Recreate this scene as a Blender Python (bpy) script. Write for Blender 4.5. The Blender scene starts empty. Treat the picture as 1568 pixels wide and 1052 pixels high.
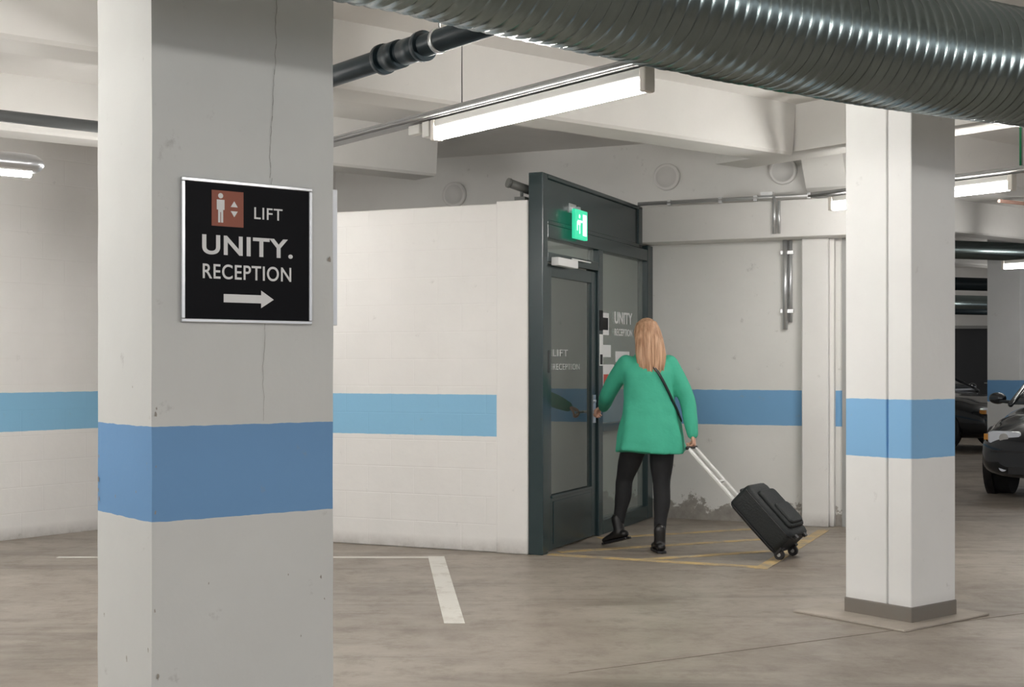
import bpy, bmesh, math, random
from mathutils import Vector, Matrix, noise
random.seed(4)
scene = bpy.context.scene
try:
    scene.view_settings.view_transform = 'Standard'
    scene.view_settings.look = 'None'
    scene.view_settings.exposure = 0.0
except Exception:
    pass
CAMH = 1.35

# ------------------------------------------------------------------ materials
def new_mat(name):
    m = bpy.data.materials.new(name); m.use_nodes = True
    nt = m.node_tree
    return m, nt, nt.nodes, nt.links, nt.nodes['Principled BSDF']

def simple(name, col, rough=0.5, metal=0.0, var=0.08, scale=8.0, bump=0.0, bscale=60.0, emis=None, estr=0.0, spec=0.5, coat=0.0):
    m, nt, N, L, b = new_mat(name)
    tc = N.new('ShaderNodeTexCoord')
    ns = N.new('ShaderNodeTexNoise'); ns.inputs['Scale'].default_value = scale; ns.inputs['Detail'].default_value = 4
    L.new(tc.outputs['Object'], ns.inputs['Vector'])
    mx = N.new('ShaderNodeMix'); mx.data_type = 'RGBA'
    mx.inputs[6].default_value = tuple(c*(1-var) for c in col)+(1,)
    mx.inputs[7].default_value = tuple(min(1, c*(1+var)) for c in col)+(1,)
    L.new(ns.outputs['Fac'], mx.inputs[0])
    L.new(mx.outputs[2], b.inputs['Base Color'])
    b.inputs['Roughness'].default_value = rough
    b.inputs['Metallic'].default_value = metal
    b.inputs['Specular IOR Level'].default_value = spec
    b.inputs['Coat Weight'].default_value = coat
    if bump > 0:
        n2 = N.new('ShaderNodeTexNoise'); n2.inputs['Scale'].default_value = bscale; n2.inputs['Detail'].default_value = 5
        L.new(tc.outputs['Object'], n2.inputs['Vector'])
        bp = N.new('ShaderNodeBump'); bp.inputs['Strength'].default_value = bump; bp.inputs['Distance'].default_value = 0.01
        L.new(n2.outputs['Fac'], bp.inputs['Height']); L.new(bp.outputs['Normal'], b.inputs['Normal'])
    if emis:
        b.inputs['Emission Color'].default_value = emis+(1,)
        b.inputs['Emission Strength'].default_value = estr
    return m

def math_node(N, L, op, a, b=None, clamp=False):
    n = N.new('ShaderNodeMath'); n.operation = op; n.use_clamp = clamp
    for i, v in enumerate((a, b)):
        if v is None: continue
        if isinstance(v, (int, float)): n.inputs[i].default_value = v
        else: L.new(v, n.inputs[i])
    return n.outputs[0]

def mixc(N, L, fac, a, b):
    n = N.new('ShaderNodeMix'); n.data_type = 'RGBA'
    if isinstance(fac, (int, float)): n.inputs[0].default_value = fac
    else: L.new(fac, n.inputs[0])
    for k, v in ((6, a), (7, b)):
        if isinstance(v, tuple): n.inputs[k].default_value = v+(1,)
        else: L.new(v, n.inputs[k])
    return n.outputs[2]

BLUE = (0.20, 0.43, 0.74)
def wall_mat(name, base=(0.80, 0.80, 0.785), stripe=None, brick=False, dirt=0.5, plinth=None, boards=False, blue=BLUE, dirt_h=0.14, rough=0.6, specks=.34):
    m, nt, N, L, b = new_mat(name)
    geo = N.new('ShaderNodeNewGeometry'); tc = N.new('ShaderNodeTexCoord')
    sep = N.new('ShaderNodeSeparateXYZ'); L.new(geo.outputs['Position'], sep.inputs[0])
    z = sep.outputs['Z']
    n1 = N.new('ShaderNodeTexNoise'); n1.inputs['Scale'].default_value = 1.3; n1.inputs['Detail'].default_value = 6; n1.inputs['Roughness'].default_value = 0.6
    L.new(tc.outputs['Object'], n1.inputs['Vector'])
    n2 = N.new('ShaderNodeTexNoise'); n2.inputs['Scale'].default_value = 14; n2.inputs['Detail'].default_value = 5
    L.new(tc.outputs['Object'], n2.inputs['Vector'])
    col = mixc(N, L, n1.outputs['Fac'], tuple(c*0.88 for c in base), tuple(min(1, c*1.08) for c in base))
    r = N.new('ShaderNodeValToRGB'); r.color_ramp.elements[0].position = 0.64; r.color_ramp.elements[1].position = 0.74
    n3 = N.new('ShaderNodeTexNoise'); n3.inputs['Scale'].default_value = 9; n3.inputs['Detail'].default_value = 8; n3.inputs['Roughness'].default_value = 0.7
    L.new(tc.outputs['Object'], n3.inputs['Vector']); L.new(n3.outputs['Fac'], r.inputs[0])
    zz = math_node(N, L, 'ADD', z, math_node(N, L, 'MULTIPLY', math_node(N, L, 'SUBTRACT', n2.outputs['Fac'], 0.5), 0.010))
    if stripe:
        f1 = math_node(N, L, 'GREATER_THAN', zz, stripe[0]); f2 = math_node(N, L, 'LESS_THAN', zz, stripe[1])
        f = math_node(N, L, 'MULTIPLY', f1, f2)
        bl = mixc(N, L, n1.outputs['Fac'], tuple(c*0.95 for c in blue), tuple(c*1.05 for c in blue))
        col = mixc(N, L, f, col, bl)
    col = mixc(N, L, math_node(N, L, 'MULTIPLY', r.outputs[0], specks), col, (0.36, 0.35, 0.33))
    if dirt > 1:
        # flaking paint: ragged upper edge
        n4 = N.new('ShaderNodeTexNoise'); n4.inputs['Scale'].default_value = 3.2; n4.inputs['Detail'].default_value = 9; n4.inputs['Roughness'].default_value = .75
        L.new(tc.outputs['Object'], n4.inputs['Vector'])
        edge = math_node(N, L, 'MULTIPLY', math_node(N, L, 'SUBTRACT', n4.outputs['Fac'], .30), dirt_h*3.4)
        d = math_node(N, L, 'MULTIPLY', math_node(N, L, 'SUBTRACT', edge, z), 40.0, True)
        pc = mixc(N, L, n3.outputs['Fac'], (0.10, 0.088, 0.075), (0.52, 0.48, 0.43))
        col = mixc(N, L, math_node(N, L, 'MULTIPLY', d, .9), col, pc)
    else:
        d = math_node(N, L, 'SUBTRACT', 1.0, math_node(N, L, 'DIVIDE', z, dirt_h), True)
        d = math_node(N, L, 'MULTIPLY', d, math_node(N, L, 'MULTIPLY', n3.outputs['Fac'], 2.0*dirt), True)
        col = mixc(N, L, d, col, (0.20, 0.175, 0.15))
    if plinth:
        f = math_node(N, L, 'LESS_THAN', zz, plinth)
        pc = mixc(N, L, n3.outputs['Fac'], (0.08, 0.078, 0.072), (0.24, 0.23, 0.21))
        col = mixc(N, L, f, col, pc)
    L.new(col, b.inputs['Base Color'])
    b.inputs['Roughness'].default_value = rough
    b.inputs['Specular IOR Level'].default_value = 0.35
    h = math_node(N, L, 'MULTIPLY', n2.outputs['Fac'], 0.5)
    if brick or boards:
        s2 = N.new('ShaderNodeSeparateXYZ'); L.new(tc.outputs['Object'], s2.inputs[0])
        cb = N.new('ShaderNodeCombineXYZ')
        L.new(s2.outputs['X'], cb.inputs[0]); L.new(s2.outputs['Z'] if brick else s2.outputs['Y'], cb.inputs[1])
        bk = N.new('ShaderNodeTexBrick')
        bk.inputs['Scale'].default_value = 1.0
        bk.inputs['Brick Width'].default_value = 0.39 if brick else 2.4
        bk.inputs['Row Height'].default_value = 0.2 if brick else 0.14
        bk.inputs['Mortar Size'].default_value = 0.006 if brick else 0.004
        bk.inputs['Mortar Smooth'].default_value = 0.6
        bk.inputs['Color1'].default_value = (1, 1, 1, 1); bk.inputs['Color2'].default_value = (.93, .93, .93, 1); bk.inputs['Mortar'].default_value = (0.45, .45, .45, 1)
        L.new(cb.outputs[0], bk.inputs['Vector'])
        h = math_node(N, L, 'ADD', h, math_node(N, L, 'MULTIPLY', bk.outputs['Color'], 0.7))
    bp = N.new('ShaderNodeBump'); bp.inputs['Strength'].default_value = 0.4; bp.inputs['Distance'].default_value = 0.008
    L.new(h, bp.inputs['Height']); L.new(bp.outputs['Normal'], b.inputs['Normal'])
    return m

def floor_mat():
    m, nt, N, L, b = new_mat('polished_concrete')
    tc = N.new('ShaderNodeTexCoord')
    def ns(scale, det=6, rough=.6, vec=None, dist=0):
        n = N.new('ShaderNodeTexNoise'); n.inputs['Scale'].default_value = scale; n.inputs['Detail'].default_value = det
        n.inputs['Roughness'].default_value = rough; n.inputs['Distortion'].default_value = dist
        L.new(vec or tc.outputs['Object'], n.inputs['Vector']); return n.outputs['Fac']
    def ramp(v, a, b_):
        r = N.new('ShaderNodeValToRGB'); r.color_ramp.elements[0].position = a; r.color_ramp.elements[1].position = b_
        L.new(v, r.inputs[0]); return r.outputs[0]
    a = ns(0.35, 5, .55, dist=.6); c = ns(1.6, 8, .7, dist=.5); d = ns(30, 4); g = ns(4.5, 9, .78)
    mp = N.new('ShaderNodeMapping'); mp.inputs['Rotation'].default_value = (0, 0, math.radians(-12)); mp.inputs['Scale'].default_value = (0.35, 2.6, 1)
    L.new(tc.outputs['Object'], mp.inputs[0])
    e = ns(0.9, 7, .68, mp.outputs[0], .8)
    k = .80
    def q(*t): return tuple(x*k for x in t)
    col = mixc(N, L, ramp(a, .35, .65), q(0.300, 0.250, 0.202), q(0.445, 0.390, 0.330))
    col = mixc(N, L, math_node(N, L, 'MULTIPLY', ramp(c, .42, .62), .55), col, q(0.53, 0.475, 0.405))
    col = mixc(N, L, math_node(N, L, 'MULTIPLY', ramp(e, .49, .64), .62), col, q(0.185, 0.148, 0.115))
    col = mixc(N, L, math_node(N, L, 'MULTIPLY', ramp(g, .50, .66), .45), col, q(0.20, 0.165, 0.13))
    col = mixc(N, L, math_node(N, L, 'MULTIPLY', d, .15), col, q(0.2, 0.17, 0.14))
    L.new(col, b.inputs['Base Color'])
    L.new(math_node(N, L, 'ADD', math_node(N, L, 'MULTIPLY', g, .4), .24), b.inputs['Roughness'])
    bp = N.new('ShaderNodeBump'); bp.inputs['Strength'].default_value = .14; bp.inputs['Distance'].default_value = .004
    L.new(d, bp.inputs['Height']); L.new(bp.outputs['Normal'], b.inputs['Normal'])
    return m

def worn_paint(name, col, under, lo=.42, hi=.60):
    m, nt, N, L, b = new_mat(name)
    geo = N.new('ShaderNodeNewGeometry')
    n = N.new('ShaderNodeTexNoise'); n.inputs['Scale'].default_value = 6; n.inputs['Detail'].default_value = 9; n.inputs['Roughness'].default_value = .75
    L.new(geo.outputs['Position'], n.inputs['Vector'])
    r = N.new('ShaderNodeValToRGB'); r.color_ramp.elements[0].position = lo; r.color_ramp.elements[1].position = hi
    L.new(n.outputs['Fac'], r.inputs[0])
    L.new(mixc(N, L, r.outputs[0], col, under), b.inputs['Base Color']); b.inputs['Roughness'].default_value = .6
    return m

def glass_mat(name, tint=(0.75, 0.8, 0.78), haze=0.12):
    m, nt, N, L, b = new_mat(name)
    N.remove(b)
    out = N['Material Output']
    tr = N.new('ShaderNodeBsdfTransparent'); tr.inputs[0].default_value = tint+(1,)
    gl = N.new('ShaderNodeBsdfGlossy'); gl.inputs['Roughness'].default_value = .02; gl.inputs[0].default_value = (.9, .95, .93, 1)
    df = N.new('ShaderNodeBsdfDiffuse'); df.inputs[0].default_value = (.62, .68, .64, 1)
    fr = N.new('ShaderNodeFresnel'); fr.inputs[0].default_value = 1.9
    m1 = N.new('ShaderNodeMixShader'); m1.inputs[0].default_value = haze
    L.new(tr.outputs[0], m1.inputs[1]); L.new(df.outputs[0], m1.inputs[2])
    m2 = N.new('ShaderNodeMixShader'); L.new(fr.outputs[0], m2.inputs[0])
    L.new(m1.outputs[0], m2.inputs[1]); L.new(gl.outputs[0], m2.inputs[2])
    L.new(m2.outputs[0], out.inputs[0])
    return m

S_PIL = (0.838, 1.150)
M_pillar = wall_mat('painted_pillar', (0.74, 0.75, 0.735), S_PIL, dirt=.3, blue=(0.185, 0.375, 0.66), specks=.45)
M_pillar2 = wall_mat('painted_pillar_right', (0.83, 0.83, 0.82), (0.863, 1.172), plinth=0.085, dirt=.3, blue=(0.24, 0.48, 0.76))
M_pillar3 = wall_mat('painted_pillar_far', (0.82, 0.83, 0.83), (0.85, 1.15), plinth=0.08)
M_wall = wall_mat('painted_wall_stripe', (0.86, 0.845, 0.825), (0.838, 1.140), brick=True, blue=(0.27, 0.54, 0.77), dirt=.45, dirt_h=.10)
M_back = wall_mat('painted_back_wall', (0.85, 0.84, 0.815), (0.838, 1.140), blue=(0.21, 0.44, 0.72), dirt=1.5, dirt_h=.24, specks=.45)
M_plain = wall_mat('painted_wall_plain', (0.86, 0.845, 0.825), None, dirt=.5, dirt_h=.12)
M_upper = wall_mat('painted_upper_wall', (0.78, 0.77, 0.75), None, dirt=0)
M_ceil = wall_mat('board_formed_ceiling', (0.77, 0.755, 0.73), None, boards=True, dirt=0, specks=.2)
M_beam = wall_mat('painted_beam', (0.81, 0.80, 0.775), None, dirt=0, specks=.2)
M_floor = floor_mat()
M_white = worn_paint('white_marking_paint', (0.70, 0.68, 0.63), (0.50, 0.46, 0.40), .50, .68)
M_yellow = worn_paint('worn_yellow_paint', (0.58, 0.42, 0.19), (0.33, 0.28, 0.22), .44, .62)
M_joint = simple('floor_joint_dark', (0.17, 0.14, 0.11), .8)
M_pad = simple('concrete_patch', (0.40, 0.355, 0.305), .7, var=.3, scale=6, bump=.2)
M_duct = simple('galvanised_spiral_duct', (0.25, 0.305, 0.31), .25, 1.0, var=.22, scale=3)
M_galv = simple('galvanised_steel', (0.52, 0.53, 0.53), .38, .9, var=.1)
M_tray = simple('cable_tray_grey', (0.30, 0.30, 0.30), .45, .5, var=.1)
M_alu = simple('aluminium', (0.62, 0.63, 0.65), .30, .85, var=.04)
M_blackpipe = simple('black_pipe', (0.010, 0.020, 0.026), .4, var=.2, spec=.35)
M_signblack = simple('sign_black', (0.002, 0.002, 0.004), .45, var=.1, spec=.12)
M_signwhite = simple('sign_white', (0.88, 0.88, 0.88), .5, var=.02)
M_orange = simple('sign_orange', (0.33, 0.095, 0.055), .5, var=.05)
M_frame = simple('door_frame_dark_green', (0.024, 0.044, 0.048), .25, var=.1)
M_glass = glass_mat('door_glass', (0.60, 0.64, 0.60), .12)
M_glass2 = glass_mat('sidelight_glass', (0.78, 0.84, 0.80), .36)
M_int = simple('lobby_interior', (0.58, 0.52, 0.46), .7)
M_lamp = simple('fluorescent_tube', (1, 1, 1), .5, emis=(1.0, 0.97, 0.925), estr=98)
M_lamp_far = simple('fluorescent_tube_far', (1, 1, 1), .5, emis=(1.0, 0.97, 0.925), estr=52)
M_lobbyfill = simple('lobby_fill_panel', (1, 1, 1), .5, emis=(1.0, 0.92, 0.80), estr=8)  # emission of the added panel that lifts the lobby interior
M_housing = simple('lamp_housing', (0.80, 0.79, 0.76), .4)
M_cap = simple('lamp_end_cap', (0.85, 0.81, 0.75), .5)
M_grey = simple('grey_plastic', (0.35, 0.35, 0.34), .5)
M_green = simple('exit_sign_green', (0.02, 0.42, 0.22), .4, emis=(0.04, 0.65, 0.36), estr=.9)
M_exitw = simple('exit_sign_white', (0.8, 0.95, 0.88), .4, emis=(0.8, 1.0, 0.9), estr=1.0)
M_black = simple('black_plastic', (0.012, 0.012, 0.014), .4)
M_crack = simple('crack_dark', (0.34, 0.33, 0.31), .9)
M_chip = simple('paint_chip', (0.36, 0.33, 0.29), .9, var=.3)
M_redsticker = simple('notice_red', (0.6, 0.08, 0.05), .5)
M_greenpipe = simple('green_cable', (0.02, 0.25, 0.1), .4)

# ------------------------------------------------------------------ mesh builder
class MB:
    def __init__(s): s.v = []; s.f = []; s.m = []; s.s = []
    def face(s, idx, mat, smooth=False): s.f.append(idx); s.m.append(mat); s.s.append(smooth)
    def box(s, x0, x1, y0, y1, z0, z1, mat=0, M=None):
        n = len(s.v)
        P = [(x0,y0,z0),(x1,y0,z0),(x1,y1,z0),(x0,y1,z0),(x0,y0,z1),(x1,y0,z1),(x1,y1,z1),(x0,y1,z1)]
        for p in P:
            p = Vector(p); s.v.append(M @ p if M else p)
        for q in ((0,3,2,1),(4,5,6,7),(0,1,5,4),(1,2,6,5),(2,3,7,6),(3,0,4,7)):
            s.face([n+i for i in q], mat)
        return s
    def loft(s, rings, mat=0, cap=True, smooth=True, closed=True):
        n = len(s.v); k = len(rings[0])
        for r in rings: s.v.extend(Vector(p) for p in r)
        for i in range(len(rings)-1):
            for j in range(k if closed else k-1):
                a = n+i*k+j; b = n+i*k+(j+1) % k
                s.face([a, b, b+k, a+k], mat(i, j) if callable(mat) else mat, smooth)
        if cap:
            mm = mat(0, 0) if callable(mat) else mat
            s.face([n+j for j in range(k)][::-1], mm); 
            mm = mat(len(rings)-2, 0) if callable(mat) else mat
            s.face([n+(len(rings)-1)*k+j for j in range(k)], mm)
        return s
    def cyl(s, p0, p1, r, mat=0, seg=20, r1=None, smooth=True):
        p0 = Vector(p0); p1 = Vector(p1); d = (p1-p0).normalized()
        a = d.orthogonal().normalized(); b = d.cross(a)
        r1 = r if r1 is None else r1
        R = [[p+(a*math.cos(2*math.pi*j/seg)+b*math.sin(2*math.pi*j/seg))*q for j in range(seg)] for p, q in ((p0, r), (p1, r1))]
        return s.loft(R, mat, True, smooth)
    def tube(s, pts, radii, mat=0, seg=16, ref=(0, 1, 0), round_ends=True):
        pts = [Vector(p) for p in pts]
        rad = [(r, r) if isinstance(r, (int, float)) else r for r in radii]
        P = []; Rr = []
        n = len(pts)
        for i in range(n-1):
            p0 = pts[max(i-1, 0)]; p1 = pts[i]; p2 = pts[i+1]; p3 = pts[min(i+2, n-1)]
            for k in range(5):
                t = k/5
                P.append(0.5*((2*p1)+(p2-p0)*t+(2*p0-5*p1+4*p2-p3)*t*t+(3*p1-p0-3*p2+p3)*t**3))
                tt = t*t*(3-2*t)
                Rr.append((rad[i][0]*(1-tt)+rad[i+1][0]*tt, rad[i][1]*(1-tt)+rad[i+1][1]*tt))
        P.append(pts[-1]); Rr.append(rad[-1])
        rings = []
        ref = Vector(ref)
        m = len(P)
        def ring(c, d, ra, rb):
            a = ref-d*ref.dot(d)
            if a.length < 1e-3: a = d.orthogonal()
            a.normalize(); b = d.cross(a)
            return [c+b*math.cos(2*math.pi*j/seg)*ra+a*math.sin(2*math.pi*j/seg)*rb for j in range(seg)]
        D = []
        for i in range(m):
            d = (P[min(i+1, m-1)]-P[max(i-1, 0)]).normalized(); D.append(d)
        if round_ends:
            for q in (85, 60, 30):
                an = math.radians(q); o = min(Rr[0])
                rings.append(ring(P[0]-D[0]*o*math.sin(an), D[0], Rr[0][0]*math.cos(an), Rr[0][1]*math.cos(an)))
        for i in range(m): rings.append(ring(P[i], D[i], *Rr[i]))
        if round_ends:
            for q in (30, 60, 85):
                an = math.radians(q); o = min(Rr[-1])
                rings.append(ring(P[-1]+D[-1]*o*math.sin(an), D[-1], Rr[-1][0]*math.cos(an), Rr[-1][1]*math.cos(an)))
        return s.loft(rings, mat)
    def ellipsoid(s, c, r, mat=0, M=None, seg=20, rn=12):
        c = Vector(c); rings = []
        for i in range(rn+1):
            th = math.pi*(0.02+0.96*i/rn)
            rings.append([(c+Vector((r[0]*math.sin(th)*math.cos(2*math.pi*j/seg), r[1]*math.sin(th)*math.sin(2*math.pi*j/seg), -r[2]*math.cos(th)))) for j in range(seg)])
        if M: rings = [[M @ p for p in q] for q in rings]
        return s.loft(rings, mat)
    def poly_prism(s, pts2, z0, z1, mat=0):
        n = len(s.v); k = len(pts2)
        for z in (z0, z1):
            for p in pts2: s.v.append(Vector((p[0], p[1], z)))
        s.face([n+i for i in range(k)][::-1], mat); s.face([n+k+i for i in range(k)], mat)
        for i in range(k): s.face([n+i, n+(i+1) % k, n+k+(i+1) % k, n+k+i], mat)
        return s
    def obj(s, name, mats, parent=None, M=None, bevel=0, fixn=True):
        me = bpy.data.meshes.new(name)
        me.from_pydata([tuple(v) for v in s.v], [], s.f)
        for m in mats: me.materials.append(m)
        for p, mi, sm in zip(me.polygons, s.m, s.s): p.material_index = mi; p.use_smooth = sm
        if fixn:
            bm = bmesh.new(); bm.from_mesh(me); bmesh.ops.recalc_face_normals(bm, faces=bm.faces); bm.to_mesh(me); bm.free()
        me.update()
        o = bpy.data.objects.new(name, me); scene.collection.objects.link(o)
        if parent: o.parent = parent
        if M is not None: o.matrix_local = M
        if bevel:
            md = o.modifiers.new('bevel', 'BEVEL'); md.width = bevel; md.segments = 2; md.limit_method = 'ANGLE'; md.angle_limit = math.radians(50)
        return o

def empty(name, M=None):
    e = bpy.data.objects.new(name, None); scene.collection.objects.link(e)
    e.empty_display_size = .2
    if M is not None: e.matrix_world = M
    return e

def text(body, parent, mat, origin, ex, ey, w, h, extrude=.001, offset=0.0, name='lettering'):
    cu = bpy.data.curves.new(name, 'FONT'); cu.body = body; cu.extrude = extrude; cu.offset = offset
    cu.space_character = 1.08
    tmp = bpy.data.objects.new(name, cu); scene.collection.objects.link(tmp)
    bpy.context.view_layer.update()
    dg = bpy.context.evaluated_depsgraph_get()
    me = bpy.data.meshes.new_from_object(tmp.evaluated_get(dg))
    bpy.data.objects.remove(tmp)
    xs = [v.co.x for v in me.vertices]; ys = [v.co.y for v in me.vertices]
    x0, x1, y0, y1 = min(xs), max(xs), min(ys), max(ys)
    ex = Vector(ex).normalized(); ey = Vector(ey).normalized(); ez = ex.cross(ey); o = Vector(origin)
    for v in me.vertices:
        u = (v.co.x-x0)/(x1-x0)*w; t = (v.co.y-y0)/(y1-y0)*h; q = v.co.z
        v.co = o+ex*u+ey*t+ez*q
    me.materials.clear(); me.materials.append(mat)
    ob = bpy.data.objects.new(name, me); scene.collection.objects.link(ob); ob.parent = parent
    return ob

A = math.radians(38.2)
G = Matrix.Rotation(A, 4, 'Z')
Rv = Vector((math.cos(A), math.sin(A), 0)); Lv = Vector((-math.sin(A), math.cos(A), 0))
def toG(x, y): return (x*math.cos(A)+y*math.sin(A), -x*math.sin(A)+y*math.cos(A))
LOB = Matrix.Translation((0.168, 9.50, 0)) @ Matrix.Rotation(math.radians(-23.5), 4, 'Z')

# ------------------------------------------------------------------ room shell
mb = MB(); mb.box(-14, 30, -9, 30, -.2, 0); floor = mb.obj('floor', [M_floor])
CZ = 3.33
mb = MB(); mb.box(-8, 34, -12, 22, CZ, CZ+.2, 0); mb.obj('ceiling', [M_ceil], M=G)
def beam(x0, x1, y0, y1, z0=2.95):
    mb = MB()
    sec = [(y0, CZ+.02), (y0+.03, z0+.02), (y0+.05, z0), (y1-.05, z0), (y1-.03, z0+.02), (y1, CZ+.02)]
    mb.loft([[(x, p[0], p[1]) for p in sec] for x in (x0, x1)], 0, True, False)
    return mb.obj('ceiling_beam', [M_beam], M=G)
beam(-7, 33, 4.16, 4.6, 2.9)
beam(-3, 7.93, 6.6, 7.0)
beam(-3, 6.45, 9.2, 9.6)
beam(9.4, 33, 6.6, 7.0)
beam(9.6, 33, 9.2, 9.6)
beam(12.5, 33, 12, 12.4)
beam(-7, 33, 1.5, 1.9)
def beamL(x0, x1, y0, y1, z0):
    mb = MB()
    sec = [(x0, CZ+.02), (x0+.03, z0), (x1-.03, z0), (x1, CZ+.02)]
    mb.loft([[(p[0], y, p[1]) for p in sec] for y in (y0, y1)], 0, True, False)
    return mb.obj('ceiling_beam', [M_beam], M=G)
beamL(7.93, 8.35, 4.6, 7.45, 2.98)

pA = Vector((-3.95, 10.25, 0)); dW = Vector((.53, .70, 0)).normalized()
Mw = Matrix.Translation(pA) @ Matrix.Rotation(math.atan2(dW.y, dW.x), 4, 'Z')
mb = MB(); mb.box(-12, 3.85, 0, .2, 0, CZ); mb.obj('wall_left', [M_wall], M=Mw)
mb = MB(); mb.box(-2.5, -.30, 0, .16, 0, 2.52); mb.obj('wall_lobby_front', [M_wall], M=LOB, bevel=.008)
mb = MB(); mb.box(-.30, -.055, -.018, .16, 0, 2.535)
mb.obj('wall_lobby_end', [M_plain], M=LOB, bevel=.008)
mb = MB(); mb.box(-2.5, -2.35, .16, 2.6, 0, 2.45); mb.obj('wall_lobby_side', [M_int], M=LOB)
mb = MB(); mb.box(-2.5, -.055, .16, 2.6, 2.45, 2.52); mb.obj('ceiling_lobby', [M_plain], M=LOB)
mb = MB(); mb.box(-3.7, 2.2, 2.6, 2.8, 0, CZ)
mb.obj('wall_back', [M_back], M=LOB)
for cx, cz in ((-1.90, 2.97), (.188, 3.02), (1.22, 3.015)):
    mb = MB()
    ring = []
    for (rr, yy) in ((.118, 2.6), (.118, 2.562), (.108, 2.556), (.092, 2.560), (.088, 2.578), (.0, 2.572)):
        ring.append([(cx+max(rr, .002)*math.cos(2*math.pi*j/40), yy, cz+max(rr, .002)*math.sin(2*math.pi*j/40)) for j in range(40)])
    mb.loft(ring, lambda i, j: 1 if i < 3 else 0, True, True)
    mb.obj('wall_vent_cover', [M_upper, M_plain], M=LOB)
mb = MB(); mb.box(.0, 2.2, 2.3, 2.6, 2.42, 2.73); mb.obj('trim_soffit', [M_plain], M=LOB, bevel=.008)
mb = MB(); mb.box(1.40, 1.62, 2.47, 2.6, 0, 2.42); mb.box(1.62,1.66,2.52,2.6,0,2.42); mb.obj('trim_pilaster', [M_plain], M=LOB, bevel=.008)
mb = MB(); mb.box(1.72, 1.75, 2.56, 2.6, 0, 2.42); mb.obj('trim_corner', [M_grey], M=LOB)
mb = MB()
mb.loft([[(x, 2.6, 3.34), (x, 2.6, 2.78), (x, 2.45, 2.84), (x, 1.95, 3.34)] for x in (1.44, 1.78)], 0, True, False)
mb.obj('ceiling_haunch', [M_beam], M=LOB)
p0 = LOB @ Vector((2.2, 2.8, 0)); p1 = Vector((4.6, 27, 0)); d = (p1-p0)
mb = MB(); mb.box(0, d.length, 0, .2, 0, CZ); mb.obj('wall_side', [M_wall], M=Matrix.Translation(p0) @ Matrix.Rotation(math.atan2(d.y, d.x), 4, 'Z'))
mb = MB(); mb.box(4.3, 28, 27, 27.2, 0, CZ); mb.obj('wall_far', [M_wall])
mb = MB(); mb.box(-10, -9.8, -8, 7, 0, CZ); mb.obj('wall_west', [M_wall])

# ------------------------------------------------------------------ floor markings
mb = MB()
mb.poly_prism([(-.594, 9.42), (-.479, 9.42), (-.246, 6.97), (-.355, 6.97)], .0005, .003)
mb.poly_prism([(-3.2, 9.35), (-.479, 9.35), (-.479, 9.41), (-3.2, 9.41)], .0005, .0028)
mb.obj('parking_bay_line', [M_white])
def strip(mb, a, b, w, z=.003, mat=0):
    a = Vector(a); b = Vector(b); d = (b-a).normalized(); n = Vector((-d.y, d.x))*w/2
    mb.poly_prism([tuple(a-n), tuple(b-n), tuple(b+n), tuple(a+n)], .0005, z, mat)
mb = MB()
Lp = lambda x, y: tuple((LOB @ Vector((x, y, 0))).xy)
strip(mb, Lp(.08, .06), Lp(1.62, .06), .09, .0030)
strip(mb, Lp(1.62, .0), Lp(1.62, 2.3), .09, .0031)
strip(mb, Lp(.75, .06), Lp(1.62, 1.0), .08, .0032)
strip(mb, Lp(.1, .2), Lp(1.62, 1.85), .08, .0032)
strip(mb, Lp(.1, 1.05), Lp(1.3, 2.35), .08, .0032)
mb.obj('floor_hatch_marking', [M_yellow])
mb = MB()
strip(mb, (.25, 5.85), (7.0, 9.6), .006, .0012)
mb.obj('floor_joint', [M_joint], parent=floor)

# ------------------------------------------------------------------ pillars
px, py = toG(-1.177, 4.35)
def rough_column(name, x0, x1, y0, y1, z1, mat, M):
    mb = MB(); nz = 60; ring = []
    k = 8
    for i in range(nz+1):
        z = z1*i/nz; r = []
        for (a, b) in (((x0, y0), (x1, y0)), ((x1, y0), (x1, y1)), ((x1, y1), (x0, y1)), ((x0, y1), (x0, y0))):
            for t in range(k):
                q = t/k; x = a[0]+(b[0]-a[0])*q; y = a[1]+(b[1]-a[1])*q
                w = 0.003
                r.append((x+w*noise.noise(Vector((x*5, y*5, z*4))), y+w*noise.noise(Vector((x*5+9, y*5, z*4))), z))
        ring.append(r)
    mb.loft(ring, 0, True, False)
    return mb.obj(name, [mat], M=M, bevel=0)
pil = rough_column('concrete_pillar', px, px+.682, py, py+.468, CZ-.4, M_pillar, G)
mb = MB()
def crack(x0, z0, z1, drift, n=26, w=.0022, seed=1):
    rnd = random.Random(seed); pts = []
    x = x0
    for i in range(n+1):
        z = z0+(z1-z0)*i/n; x += rnd.uniform(-1, 1)*.004+drift/n; pts.append((x, z))
    for (a, za), (b, zb) in zip(pts, pts[1:]):
        ww = w*rnd.uniform(.5, 1.2); y = py-.0035; k = len(mb.v)
        for p in ((a-ww/2, y, za), (a+ww/2, y, za), (b+ww/2, y, zb), (b-ww/2, y, zb)): mb.v.append(Vector(p))
        mb.face([k, k+1, k+2, k+3], 0)
crack(px+.405, 1.16, 2.0, .02, 40, .0014, 3)
crack(px+.425, 2.0, 2.9, .03, 50, .0022, 6)
rnd = random.Random(21)
def chip(face, u, z, s):
    n = 9; k = len(mb.v)
    for i in range(n):
        a = 2*math.pi*i/n; r = s*rnd.uniform(.35, 1.0)
        uu = u+r*math.cos(a)*.6; zq = z+r*math.sin(a)*1.3
        mb.v.append(Vector((px+uu, py-.0034, zq)) if face == 'f' else Vector((px-.0034, py+uu, zq)))
    mb.face([k+i for i in range(n)], 1)
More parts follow.
